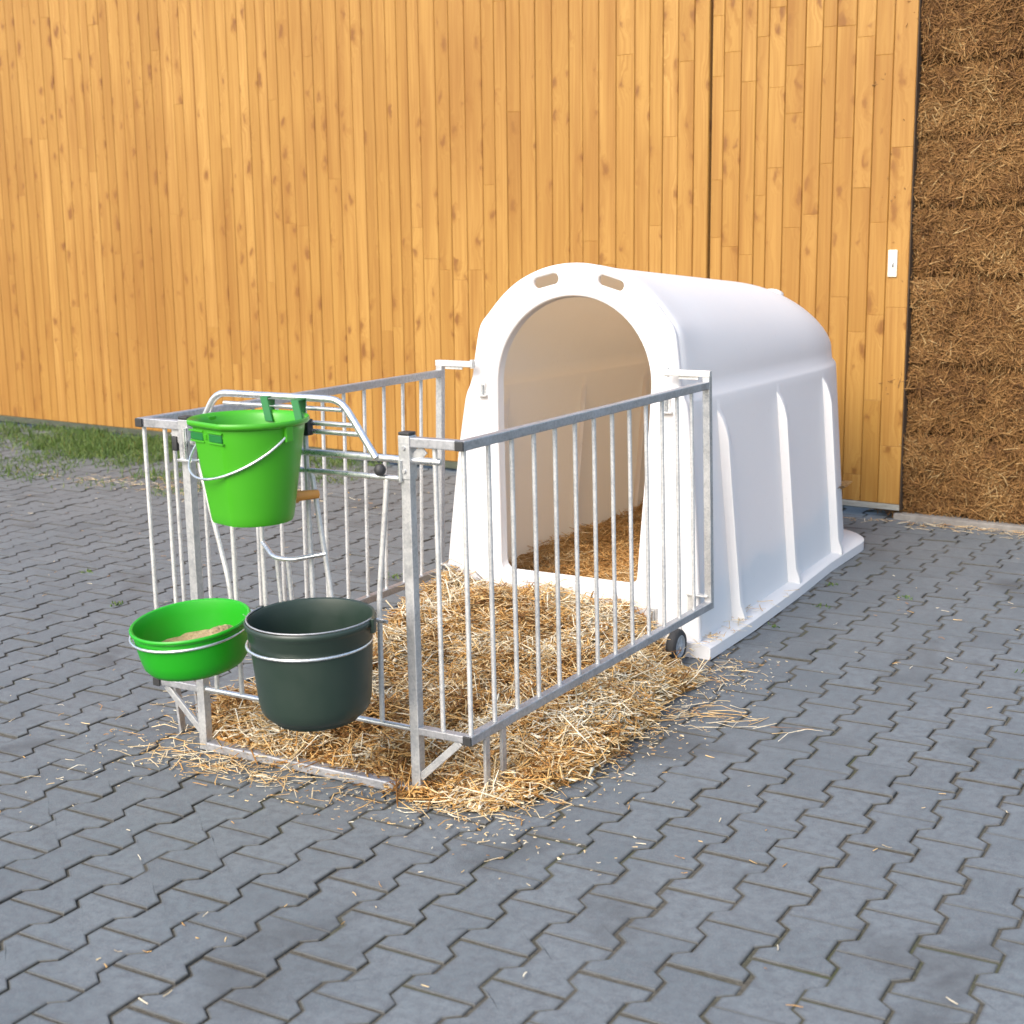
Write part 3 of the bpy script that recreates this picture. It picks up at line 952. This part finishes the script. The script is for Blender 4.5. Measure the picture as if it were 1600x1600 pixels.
lathe(bm, [(.001, .017), (.010, .0155), (.0155, .008), (.017, 0), (.0155, -.008), (.010, -.0155), (.001, -.017)], 20, loc=(.317, -.012, .952)); gsub('knob', bm, M['black'])
bm = bmesh.new()
tube(bm, [G(-.392, 1.03, -.026), G(-.392, .93, -.026)], .007, 10)
sq_tube(bm, G(-.42, .932, -.02), G(-.36, .932, -.02), .03, .008, bev=.001)
gsub('hinge', bm, M['wire'])
bm = bmesh.new()
tube(bm, [G(.392, .985, -.022), G(.392, .925, -.022)], .006, 10)
gsub('hinge', bm, M['wire'])
bm = bmesh.new(); sq_tube(bm, G(-.452, 1.0), G(-.452, .955), .02, .018, up=(0, 1, 0), bev=.003); gsub('latch_stop', bm, M['black'])

# rings that hold the two feed buckets, fixed to the gate
def ring_pts(c, r, tx, ty, n=40):
    return [Vector((c[0] + r * math.cos(a), c[1] + r * math.sin(a), c[2] + tx * r * math.cos(a) + ty * r * math.sin(a))) for a in np.linspace(0, 2 * math.pi, n, endpoint=False)]
BOWL_C, BOWL_T = Vector((-.232, -.225, .497)), (.02, .13)
DARK_C, DARK_T = Vector((.222, -.24, .570)), (.0, .045)
for c, t, r, dz in ((BOWL_C, BOWL_T, .1690, -.024), (DARK_C, DARK_T, .1710, -.066)):
    bm = bmesh.new()
    tube(bm, ring_pts((c.x, c.y, c.z + dz), r, *t), .0044, 10, closed=True)
    for sx in (-.05, .05):
        yb = math.sqrt(r * r - sx * sx)
        tube(bm, [(c.x + sx, c.y + yb, c.z + dz + t[1] * yb), (c.x + sx * .9, -.012, c.z + dz + .01)], .005, 8)
    tube(bm, [(c.x - .10, -.012, c.z + dz + .01), (c.x + .10, -.012, c.z + dz + .01)], .006, 8)
    gsub('bucket_ring', bm, M['wire'])
# flat bar on the ground between the two posts
bm = bmesh.new(); sq_tube(bm, (-.387, -.002, .019), (.387, -.002, .019), .04, .03, bev=.005)
obj('ground_bar', lean(bm), M['rail'], fence)

# ------------------------------------------------------------------ buckets
def tilted(c, t):
    n = Vector((-t[0], -t[1], 1)).normalized()
    return Matrix.Translation(c) @ n.to_track_quat('Z', 'Y').to_matrix().to_4x4()
def upright(t):
    n = Vector((-t[0], -t[1], 1)).normalized()
    return Vector((0, 0, 1)).rotation_difference(n).to_matrix()

# low green bowl
bowl = empty('feed_bowl', BOWL_C)
tag(bowl, 'low bright green plastic bowl holding feed, left of the dark bucket', 'bowl')
bm = bmesh.new()
lathe(bm, [(.001, -.136), (.118, -.136), (.140, -.128), (.152, -.112), (.158, -.085), (.1655, -.03), (.168, -.008), (.172, -.006), (.1755, -.001), (.1755, .004), (.172, .007),
           (.166, .005), (.1625, -.006), (.160, -.03), (.1525, -.085), (.146, -.110), (.134, -.124), (.115, -.130), (.001, -.130)], 72)
for v in bm.verts: v.co = upright(BOWL_T) @ v.co + BOWL_C
obj('bowl_body', bm, M['bowlgreen'], bowl, smooth=True, angle=50)
bm = bmesh.new()
seg = 48
rings = []
for i, r in enumerate(np.linspace(.002, .1515, 26)):
    ring = []
    for k in range(seg):
        a = 2 * math.pi * k / seg
        x, y = r * math.cos(a), r * math.sin(a)
        z = -.090 + .056 * math.exp(-(((x - .055) ** 2 + (y - .06) ** 2) / .0075)) + random.uniform(-.0028, .0028)
        ring.append(bm.verts.new(upright(BOWL_T) @ Vector((x, y, z)) + BOWL_C))
    rings.append(ring)
for A, B in zip(rings, rings[1:]):
    for k in range(seg): bm.faces.new((A[k], A[(k + 1) % seg], B[(k + 1) % seg], B[k]))
feed = obj('feed_pellets', bm, M['grain'])
tag(feed, 'heap of pale brown feed pellets inside the low green bowl', 'feed', kind='stuff')

# dark green bucket
dark = empty('feed_bucket', DARK_C)
tag(dark, 'dark green empty plastic bucket held by a wire ring on the gate', 'bucket')
bm = bmesh.new()
lathe(bm, [(.001, -.284), (.110, -.284), (.114, -.288), (.119, -.286), (.1225, -.276), (.139, -.268), (.150, -.253), (.1555, -.230), (.159, -.19), (.1655, -.10), (.168, -.062), (.1685, -.052), (.1725, -.046), (.1735, -.020), (.178, -.014), (.181, -.008), (.181, 0), (.178, .004),
           (.171, .002), (.167, -.012), (.164, -.05), (.160, -.10), (.154, -.19), (.148, -.228), (.126, -.262), (.10, -.270), (.001, -.270)], 80)
for v in bm.verts: v.co = upright(DARK_T) @ v.co + DARK_C
obj('bucket_body', bm, M['dkgreen'], dark, smooth=True, angle=50)
bm = bmesh.new()
pts = []
for a in np.linspace(R_(178), R_(375), 40):
    k = math.sin((a - R_(178)) / R_(197) * math.pi)
    r = .1775 - .006 * k
    pts.append(upright(DARK_T) @ Vector((r * math.cos(a), r * math.sin(a), .0065)) + DARK_C)
tube(bm, pts, .0022, 8)
obj('handle', bm, M['rail'], dark, smooth=True)
for a in (R_(178), R_(15)):
    bm = bmesh.new()
    c = upright(DARK_T) @ Vector((.183 * math.cos(a), .183 * math.sin(a), -.012)) + DARK_C
    sq_tube(bm, c + Vector((0, 0, -.022)), c + Vector((0, 0, .020)), .024, .012, up=(math.cos(a), math.sin(a), 0), bev=.003)
    obj('handle_lug', bm, M['dkgreen'], dark)

# hanging green bucket with a teat
GB = Vector((-.008, -.188, 1.104))
gb = empty('teat_bucket', GB)
tag(gb, 'tall bright green bucket with an orange teat, hanging high on the gate', 'bucket')
FL = R_(-105)     # direction of the flattened face
def flat(v, a):
    # flatten one side of the round section
    d = Vector((math.cos(FL), math.sin(FL), 0))
    r = math.hypot(v.x, v.y)
    lim = r * .90
    k = v.x * d.x + v.y * d.y
    if k > lim: v = v - d * (k - lim) * .95
    return v
bm = bmesh.new()
lathe(bm, [(.001, -.290), (.095, -.290), (.104, -.292), (.111, -.290), (.1145, -.282), (.118, -.262), (.1535, -.028), (.154, -.020), (.1655, -.014), (.1685, -.010), (.1685, -.002), (.166, .001),
           (.160, -.001), (.1535, -.012), (.150, -.028), (.114, -.262), (.108, -.280), (.09, -.284), (.001, -.284)], 96, mod=flat)
for v in bm.verts: v.co = v.co + GB
obj('bucket_body', bm, M['green'], gb, smooth=True, angle=45)
# raised panel with two dark grip slots on the flat face
d = Vector((math.cos(FL), math.sin(FL), 0)); sd = Vector((-math.sin(FL), math.cos(FL), 0))
slope = math.atan2(.1535 - .118, .234) * .9
def face_pt(s, z, o=0): 
    r = (.118 + (.1535 - .118) * (z + .262) / .234)
    return GB + d * (r * .905 + o) + sd * s + Vector((0, 0, z))
for s in (-.050, .040):
    bm = bmesh.new()
    sq_tube(bm, face_pt(s - .030, -.042, -.001), face_pt(s + .030, -.042, -.001), .006, .021, bev=.002)
    obj('grip_slot', bm, M['hook'], gb)
    bm = bmesh.new()
    for z0 in (-.056, -.027): sq_tube(bm, face_pt(s - .034, z0, .0), face_pt(s + .034, z0, .0), .007, .005, bev=.001)
    obj('grip_rim', bm, M['green'], gb)
bm = bmesh.new()
for s in (-.006,):
    sq_tube(bm, face_pt(s, -.047, .0), face_pt(s, -.034, .0), .012, .006, up=d, bev=.001)
obj('grip_rim', bm, M['green'], gb)
# hooks over the back rim
for bx_, by_ in ((-.042, .136), (.098, .102)):
    bm = bmesh.new()
    b0 = GB + Vector((bx_, by_, -.03)); b1 = GB + Vector((bx_ - .026, by_ + .012, .038)); b2 = GB + Vector((bx_ - .026, by_ + .050, .042)); b3 = GB + Vector((bx_ - .026, by_ + .052, -.01))
    wv = Vector((.027, 0, 0)); th = Vector((0, .006, 0))
    chain = [b0, b1, b2, b3]
    quad = []
    nrm_ = [Vector((0, 1, 0)), Vector((0, .7, -.7)), Vector((0, -.7, -.7)), Vector((0, -1, 0))]
    for p, nn in zip(chain, nrm_):
        k = .55 if p is chain[-1] else 1
        quad.append([bm.verts.new(p - wv * k / 2), bm.verts.new(p + wv * k / 2), bm.verts.new(p + wv * k / 2 + nn * .006), bm.verts.new(p - wv * k / 2 + nn * .006)])
    for A_, B_ in zip(quad, quad[1:]):
        for k in range(4): bm.faces.new((A_[k], A_[(k + 1) % 4], B_[(k + 1) % 4], B_[k]))
    bm.faces.new(quad[0]); bm.faces.new(quad[-1][::-1])
    bmesh.ops.recalc_face_normals(bm, faces=bm.faces)
    bmesh.ops.bevel(bm, geom=list(bm.edges), offset=.0012, segments=2, affect='EDGES')
    obj('hook', bm, M['hook'], gb)
# wire bail hanging down across the front
A = GB + Vector((math.cos(R_(172)), math.sin(R_(172)), 0)) * .158 + Vector((0, 0, -.035))
B = GB + Vector((math.cos(R_(-8)), math.sin(R_(-8)), 0)) * .158 + Vector((0, 0, -.035))
pts = []
for i in range(45):
    th = math.pi * i / 44
    mid = (A + B) / 2
    ax = (A - B) / 2
    dn = (Vector((0, 0, -.122)) + Vector((-.02, -.140, 0)))
    p = mid + ax * math.cos(th) + dn * math.sin(th) + Vector((-.035 * math.sin(th), 0, 0))
    # keep the wire off the bucket wall
    rel = p - GB; rr = math.hypot(rel.x, rel.y)
    need = (.118 + (.1535 - .118) * (rel.z + .262) / .234) + .006
    if rr < need: p = GB + Vector((rel.x * need / rr, rel.y * need / rr, rel.z))
    pts.append(p)
bm = bmesh.new(); tube(bm, pts, .0036, 8)
obj('handle', bm, M['wire'], gb, smooth=True)
for p in (A, B):
    bm = bmesh.new()
    sq_tube(bm, p + Vector((0, 0, -.022)), p + Vector((0, 0, .028)), .026, .012, up=(p - GB).normalized(), bev=.003)
    obj('handle_lug', bm, M['green'], gb)
# black clamp on the gate rails
bm = bmesh.new(); sq_tube(bm, (.058, -.012, 1.035), (.058, -.012, 1.082), .022, .026, up=(0, 1, 0), bev=.003)
obj('clamp', bm, M['black'], gb)
# orange teat through the back wall, towards the pen
ta = R_(62)
o_ = Vector((math.cos(ta), math.sin(ta), 0))
c = GB + Vector((0, 0, -.238))
bm = bmesh.new(); tube(bm, [c + o_ * .118, c + o_ * .135, c + o_ * .136, c + o_ * .185, c + o_ * .200, c + o_ * .204], [.020, .020, .0155, .0135, .013, .006], 16)
obj('teat', bm, M['teat'], gb, smooth=True, angle=50)

# ------------------------------------------------------------------ straw bedding
def sstep(a, b, x): t = np.clip((x - a) / (b - a), 0, 1); return t * t * (3 - 2 * t)
LYS = [-.3, -.12, .0, .15, .45, 1.0, 1.4, 1.66]; LXS = [.1, -.05, -.40, -.52, -.56, -.56, -.60, -.64]
RYS = [-.3, -.12, .0, .10, .35, .70, 1.0, 1.30, 1.42, 1.48, 1.66]; RXS = [.38, .50, .63, .70, .72, .75, .74, .71, .62, .46, .42]
_cr = np.random.default_rng(21)
CL = [(_cr.uniform(-.55, .75), _cr.uniform(-.1, 1.6), _cr.uniform(.04, .10), _cr.uniform(.012, .045)) for _ in range(60)]
def hbed(x, y):
    xl = np.interp(y, LYS, LXS) + (vnoise(y, y * 0 + 3, 7) - .5) * .10; xr_ = np.interp(y, RYS, RXS) + (vnoise(y, y * 0 + 9, 6) - .5) * .12
    front = -.005 - .030 * sstep(.24, .42, x) * (1 - sstep(.50, .75, x)) + (vnoise(x, x * 0 + 5, 8) - .5) * .05
    d = np.minimum(np.minimum(x - xl, xr_ - x), y - front)
    edge = np.sqrt(np.clip(d / .14, 0, 1))
    base = .052 + .030 * sstep(.15, .55, y) + .080 * sstep(.7, 1.55, y) * (1 - .45 * sstep(-.2, .55, x)) + .025 * np.exp(-(((x - .05) / .4) ** 2 + ((y - .9) / .5) ** 2))
    lump = (vnoise(x, y, 5) - .5) * .075 + (vnoise(x, y, 13) - .5) * .05 + (vnoise(x, y, 34) - .5) * .016
    for cx_, cy_, cr_, ch_ in CL: lump = lump + ch_ * np.exp(-((x - cx_) ** 2 + (y - cy_) ** 2) / cr_ ** 2)
    h = edge * (base + lump)
    h = h * (1 - (1 - sstep(-.06, .42, y)) * .72 * sstep(.22, .40, x))
    h = h * (1 - .85 * np.exp(-(((x - .62) / .17) ** 2 + ((y - 1.40) / .20) ** 2)))
    return np.where(d > 0, np.maximum(h, .004), -.02), d
# matted base as a height field
nx, ny = 190, 240
gx = np.linspace(-.78, .95, nx); gy = np.linspace(-.2, 1.665, ny)
X, Y = np.meshgrid(gx, gy, indexing='ij')
Hh, D = hbed(X, Y)
Hh = Hh - .010
idx = np.arange(nx * ny).reshape(nx, ny)
Fb = np.stack([idx[:-1, :-1], idx[1:, :-1], idx[1:, 1:], idx[:-1, 1:]], -1).reshape(-1, 4)
keep = (D.ravel()[Fb] > -.012).any(1)
Fb = Fb[keep]
Vb = np.stack([X, Y, Hh], -1).reshape(-1, 3)
me = mesh_np('straw_bedding_base', Vb, Fb, 4)

def bed_strands(N, lo, hi, wlo, whi, lift, long=False):
    x = rng.uniform(-.70, .90, N * 2); y = rng.uniform(-.16, 1.66, N * 2)
    h, d = hbed(x, y)
    ok = d > rng.exponential(.012, N * 2) - .01
    x, y, h = x[ok][:N], y[ok][:N], h[ok][:N]
    n = len(x)
    ln = rng.uniform(lo, hi, n) * rng.uniform(.6, 1.3, n)
    z = np.maximum(h, .006) + rng.random(n) ** 1.6 * lift
    el = rng.normal(0, .30, n)
    el = np.where(z < .03, el * .3, el)
    az = rng.random(n) * 6.283
    V, F = strands(x, y, z, az, el, ln, rng.uniform(wlo, whi, n), rng.normal(0, .17, n))
    V[:, 2] = np.maximum(V[:, 2], .003)
    V[:, 1] = np.where((V[:, 1] > 1.655) & (np.abs(V[:, 0]) < .6), 1.655, V[:, 1])
    patch = vnoise(x, y, 8)
    fr = sstep(.55, -.05, y)                 # the front heap is fresher, more golden
    t = np.clip(rng.beta(1.05, 1.0, n) * .95 + (patch - .5) * .85 - .05 * fr + .05, 0, 1)
    return V, F, np.repeat(t, 9)
parts = [bed_strands(22000, .03, .080, .0030, .0068, .022), bed_strands(8500, .05, .13, .0034, .0074, .040), bed_strands(1200, .10, .22, .003, .006, .055)]
# crumpled leaf flakes: broad short pieces
parts.append(bed_strands(16000, .008, .026, .003, .007, .026))
parts.append(bed_strands(6500, .018, .050, .008, .017, .028))
# scattered litter around the heap
def litter(n, cx, cy, sx, sy, lo=.02, hi=.11, az0=None):   # loose pieces lying on the stones
    x = rng.normal(cx, sx, n); y = rng.normal(cy, sy, n)
    ln = rng.uniform(lo, hi, n)
    az = rng.random(n) * 6.283 if az0 is None else rng.normal(az0, .5, n)
    V, F = strands(x, y, rng.uniform(.005, .012, n), az, rng.normal(0, .03, n), ln, rng.uniform(.0022, .0048, n), rng.normal(0, .10, n))
    V[:, 2] = np.maximum(V[:, 2], .004)
    return V, F, np.repeat(np.clip(rng.beta(2.4, 1.5, n), 0, 1), 9)
for a in ((120, -.30, -.07, .14, .055), (60, .0, -.11, .2, .05), (60, .50, -.05, .12, .04), (60, .76, .45, .05, .28), (50, .78, .95, .05, .2), (30, .94, 1.02, .12, .05, .04, .16, .5),
          (60, .72, 1.45, .08, .12), (70, -.55, .25, .12, .2), (50, -.75, .6, .12, .4), (130, -4.1, 3.55, .45, .12), (60, -3.3, 3.7, .5, .15), (110, .95, 4.50, .38, .03), (60, 1.2, 4.44, .3, .05), (50, .6, 1.9, .03, .25), (25, .60, 1.72, .02, .04, .01, .04)):
    p = litter(*a)
    if a[1] == .60 or a[1] == .6: p[0][:, 2] += .058
    parts.append(p)
for a in ((420, .1, -.11, .42, .08), (380, .78, .6, .08, .45), (250, -.6, .3, .15, .4), (200, .75, 1.4, .12, .2)):
    p = litter(*a, .005, .016); parts.append(p)
n = 420
x = rng.uniform(-5, 2.2, n); y = rng.uniform(-1.4, 4.3, n)
V, F = strands(x, y, np.full(n, .006), rng.random(n) * 6.28, rng.normal(0, .02, n), rng.uniform(.008, .04, n), rng.uniform(.0022, .0045, n), rng.normal(0, .1, n))
V[:, 2] = np.maximum(V[:, 2], .004)
inside = (np.abs(x) < .66) & (y > 1.6) & (y < 4.1)
V = V.reshape(n, 9, 3)[~inside].reshape(-1, 3); n = int((~inside).sum())
F = F[:n * 6]
parts.append((V, F, np.repeat(rng.random(n), 9)))
bed = straw_obj('straw_bedding', parts, M['straw'])
# join the matted base into the same object
bmx = bmesh.new(); bmx.from_mesh(bed.data)
me.materials.append(M['bed'])
n0 = len(bmx.faces)
bmx.from_mesh(me)
bmx.faces.ensure_lookup_table()
for f in bmx.faces[n0:]: f.material_index = 1; f.smooth = True
bmx.to_mesh(bed.data); bmx.free(); bed.data.materials.append(M['bed'])
tag(bed, 'golden loose straw heaped inside the pen and scattered over the paving', 'straw', kind='stuff')

# straw inside the hutch
def hin(x, y):
    return .135 + .035 * sstep(1.75, 2.6, y) + .05 * sstep(2.6, 3.8, y) + .09 * sstep(-.1, .42, x) + .04 * sstep(2.6, 3.7, y) * sstep(-.2, .3, x) + (vnoise(x, y, 5) - .5) * .05 + (vnoise(x, y, 16) - .5) * .03
nx, ny = 70, 150
gx = np.linspace(-.545, .545, nx); gy = np.linspace(1.69, 3.86, ny)
X, Y = np.meshgrid(gx, gy, indexing='ij')
kx = 1 - .10 * (Y - 1.7) / 2.2
Xs = X * kx
idx = np.arange(nx * ny).reshape(nx, ny)
Fb = np.stack([idx[:-1, :-1], idx[1:, :-1], idx[1:, 1:], idx[:-1, 1:]], -1).reshape(-1, 4)
me = mesh_np('straw_in_base', np.stack([Xs, Y, hin(Xs, Y) - .012], -1).reshape(-1, 3), Fb, 4)
N = 15000
x = rng.uniform(-.50, .50, N); y = rng.uniform(1.75, 3.75, N)
x *= 1 - .08 * (y - 1.7) / 2.2
ln = rng.uniform(.03, .10, N)
V, F = strands(x, y, hin(x, y) + rng.random(N) ** 1.5 * .03, rng.random(N) * 6.28, rng.normal(0, .3, N), ln, rng.uniform(.0024, .0055, N), rng.normal(0, .1, N))
lim = .53 - .05 * (V[:, 1] - 1.7) / 2.2
V[:, 0] = np.clip(V[:, 0], -lim, lim)
V[:, 1] = np.maximum(V[:, 1], 1.735)
t = np.clip(rng.beta(1.7, 1.6, N) + (vnoise(x, y, 6) - .5) * .4, 0, 1)
bed2 = straw_obj('straw_litter', [(V, F, np.repeat(t, 9))], M['straw_in'])
bmx = bmesh.new(); bmx.from_mesh(bed2.data); n0 = len(bmx.faces); bmx.from_mesh(me); bmx.faces.ensure_lookup_table()
for f in bmx.faces[n0:]: f.material_index = 1; f.smooth = True
bmx.to_mesh(bed2.data); bmx.free(); bed2.data.materials.append(M['bed'])
tag(bed2, 'deep golden straw covering the floor inside the white hutch', 'straw', kind='stuff')

# ------------------------------------------------------------------ weeds growing in the paving by the wall
N = 0
bx, by, bs = [], [], []
cl = []
for _ in range(400):
    x = rng.uniform(-7.4, -3.7); y = rng.uniform(3.3, 5.2)
    yw = wall_y(x)
    # patch drawn out along the wall, fading towards the yard
    c = (yw - y)
    pr = math.exp(-((x + 5.3) / 1.1) ** 2) * (1.0 if c < 1.35 else .35) * sstep(.28, .50, vnoise(x, y, 3.1))
    if c < .06 or rng.random() > pr: continue
    cl.append((x, y, rng.uniform(.05, .17), rng.uniform(.4, 1.0)))
for _ in range(150):
    x = rng.normal(-5.2, .95); k = abs(rng.normal(0, .42))
    cl.append((x, wall_y(x) - .05 - k, rng.uniform(.06, .15), rng.uniform(.45, 1.0)))
for x in np.arange(-7.4, -3.0, .10):
    if rng.random() < .5: cl.append((x, wall_y(x) - .05, .05, .7))
for c in ((1.02, 2.9, .02, .22), (1.75, 2.05, .025, .3), (.75, 2.6, .02, .16), (.68, 2.2, .02, .14), (.67, 3.0, .02, .15), (-1.2, 2.2, .03, .25), (-2.0, 1.2, .03, .25), (-2.6, 1.6, .03, .2)):
    cl.append(c)
for x, y, sp_, k in cl:
    n = int(50 * k * (sp_ / .1) ** 1.0) + 14
    bx += list(rng.normal(x, sp_, n)); by += list(rng.normal(y, sp_ * .8, n)); bs += [k] * n
bx, by, bs = np.array(bx), np.array(by), np.array(bs); n = len(bx)
by = np.minimum(by, wall_y(bx) - .02)
ln = rng.uniform(.03, .09, n) * bs
az = rng.random(n) * 6.28; el = rng.uniform(.35, 1.35, n)
V, F = strands(bx, by, np.sin(el) * ln / 2, az, el, ln, rng.uniform(.004, .009, n), rng.normal(0, .12, n))
gt = np.clip(rng.beta(2, 2.4, n), 0, 1)
grass = straw_obj('grass_weeds', [(V, F, np.repeat(gt, 9))], M['grass'])
tag(grass, 'low green weeds growing in the paving joints along the wooden wall', 'grass', kind='stuff')
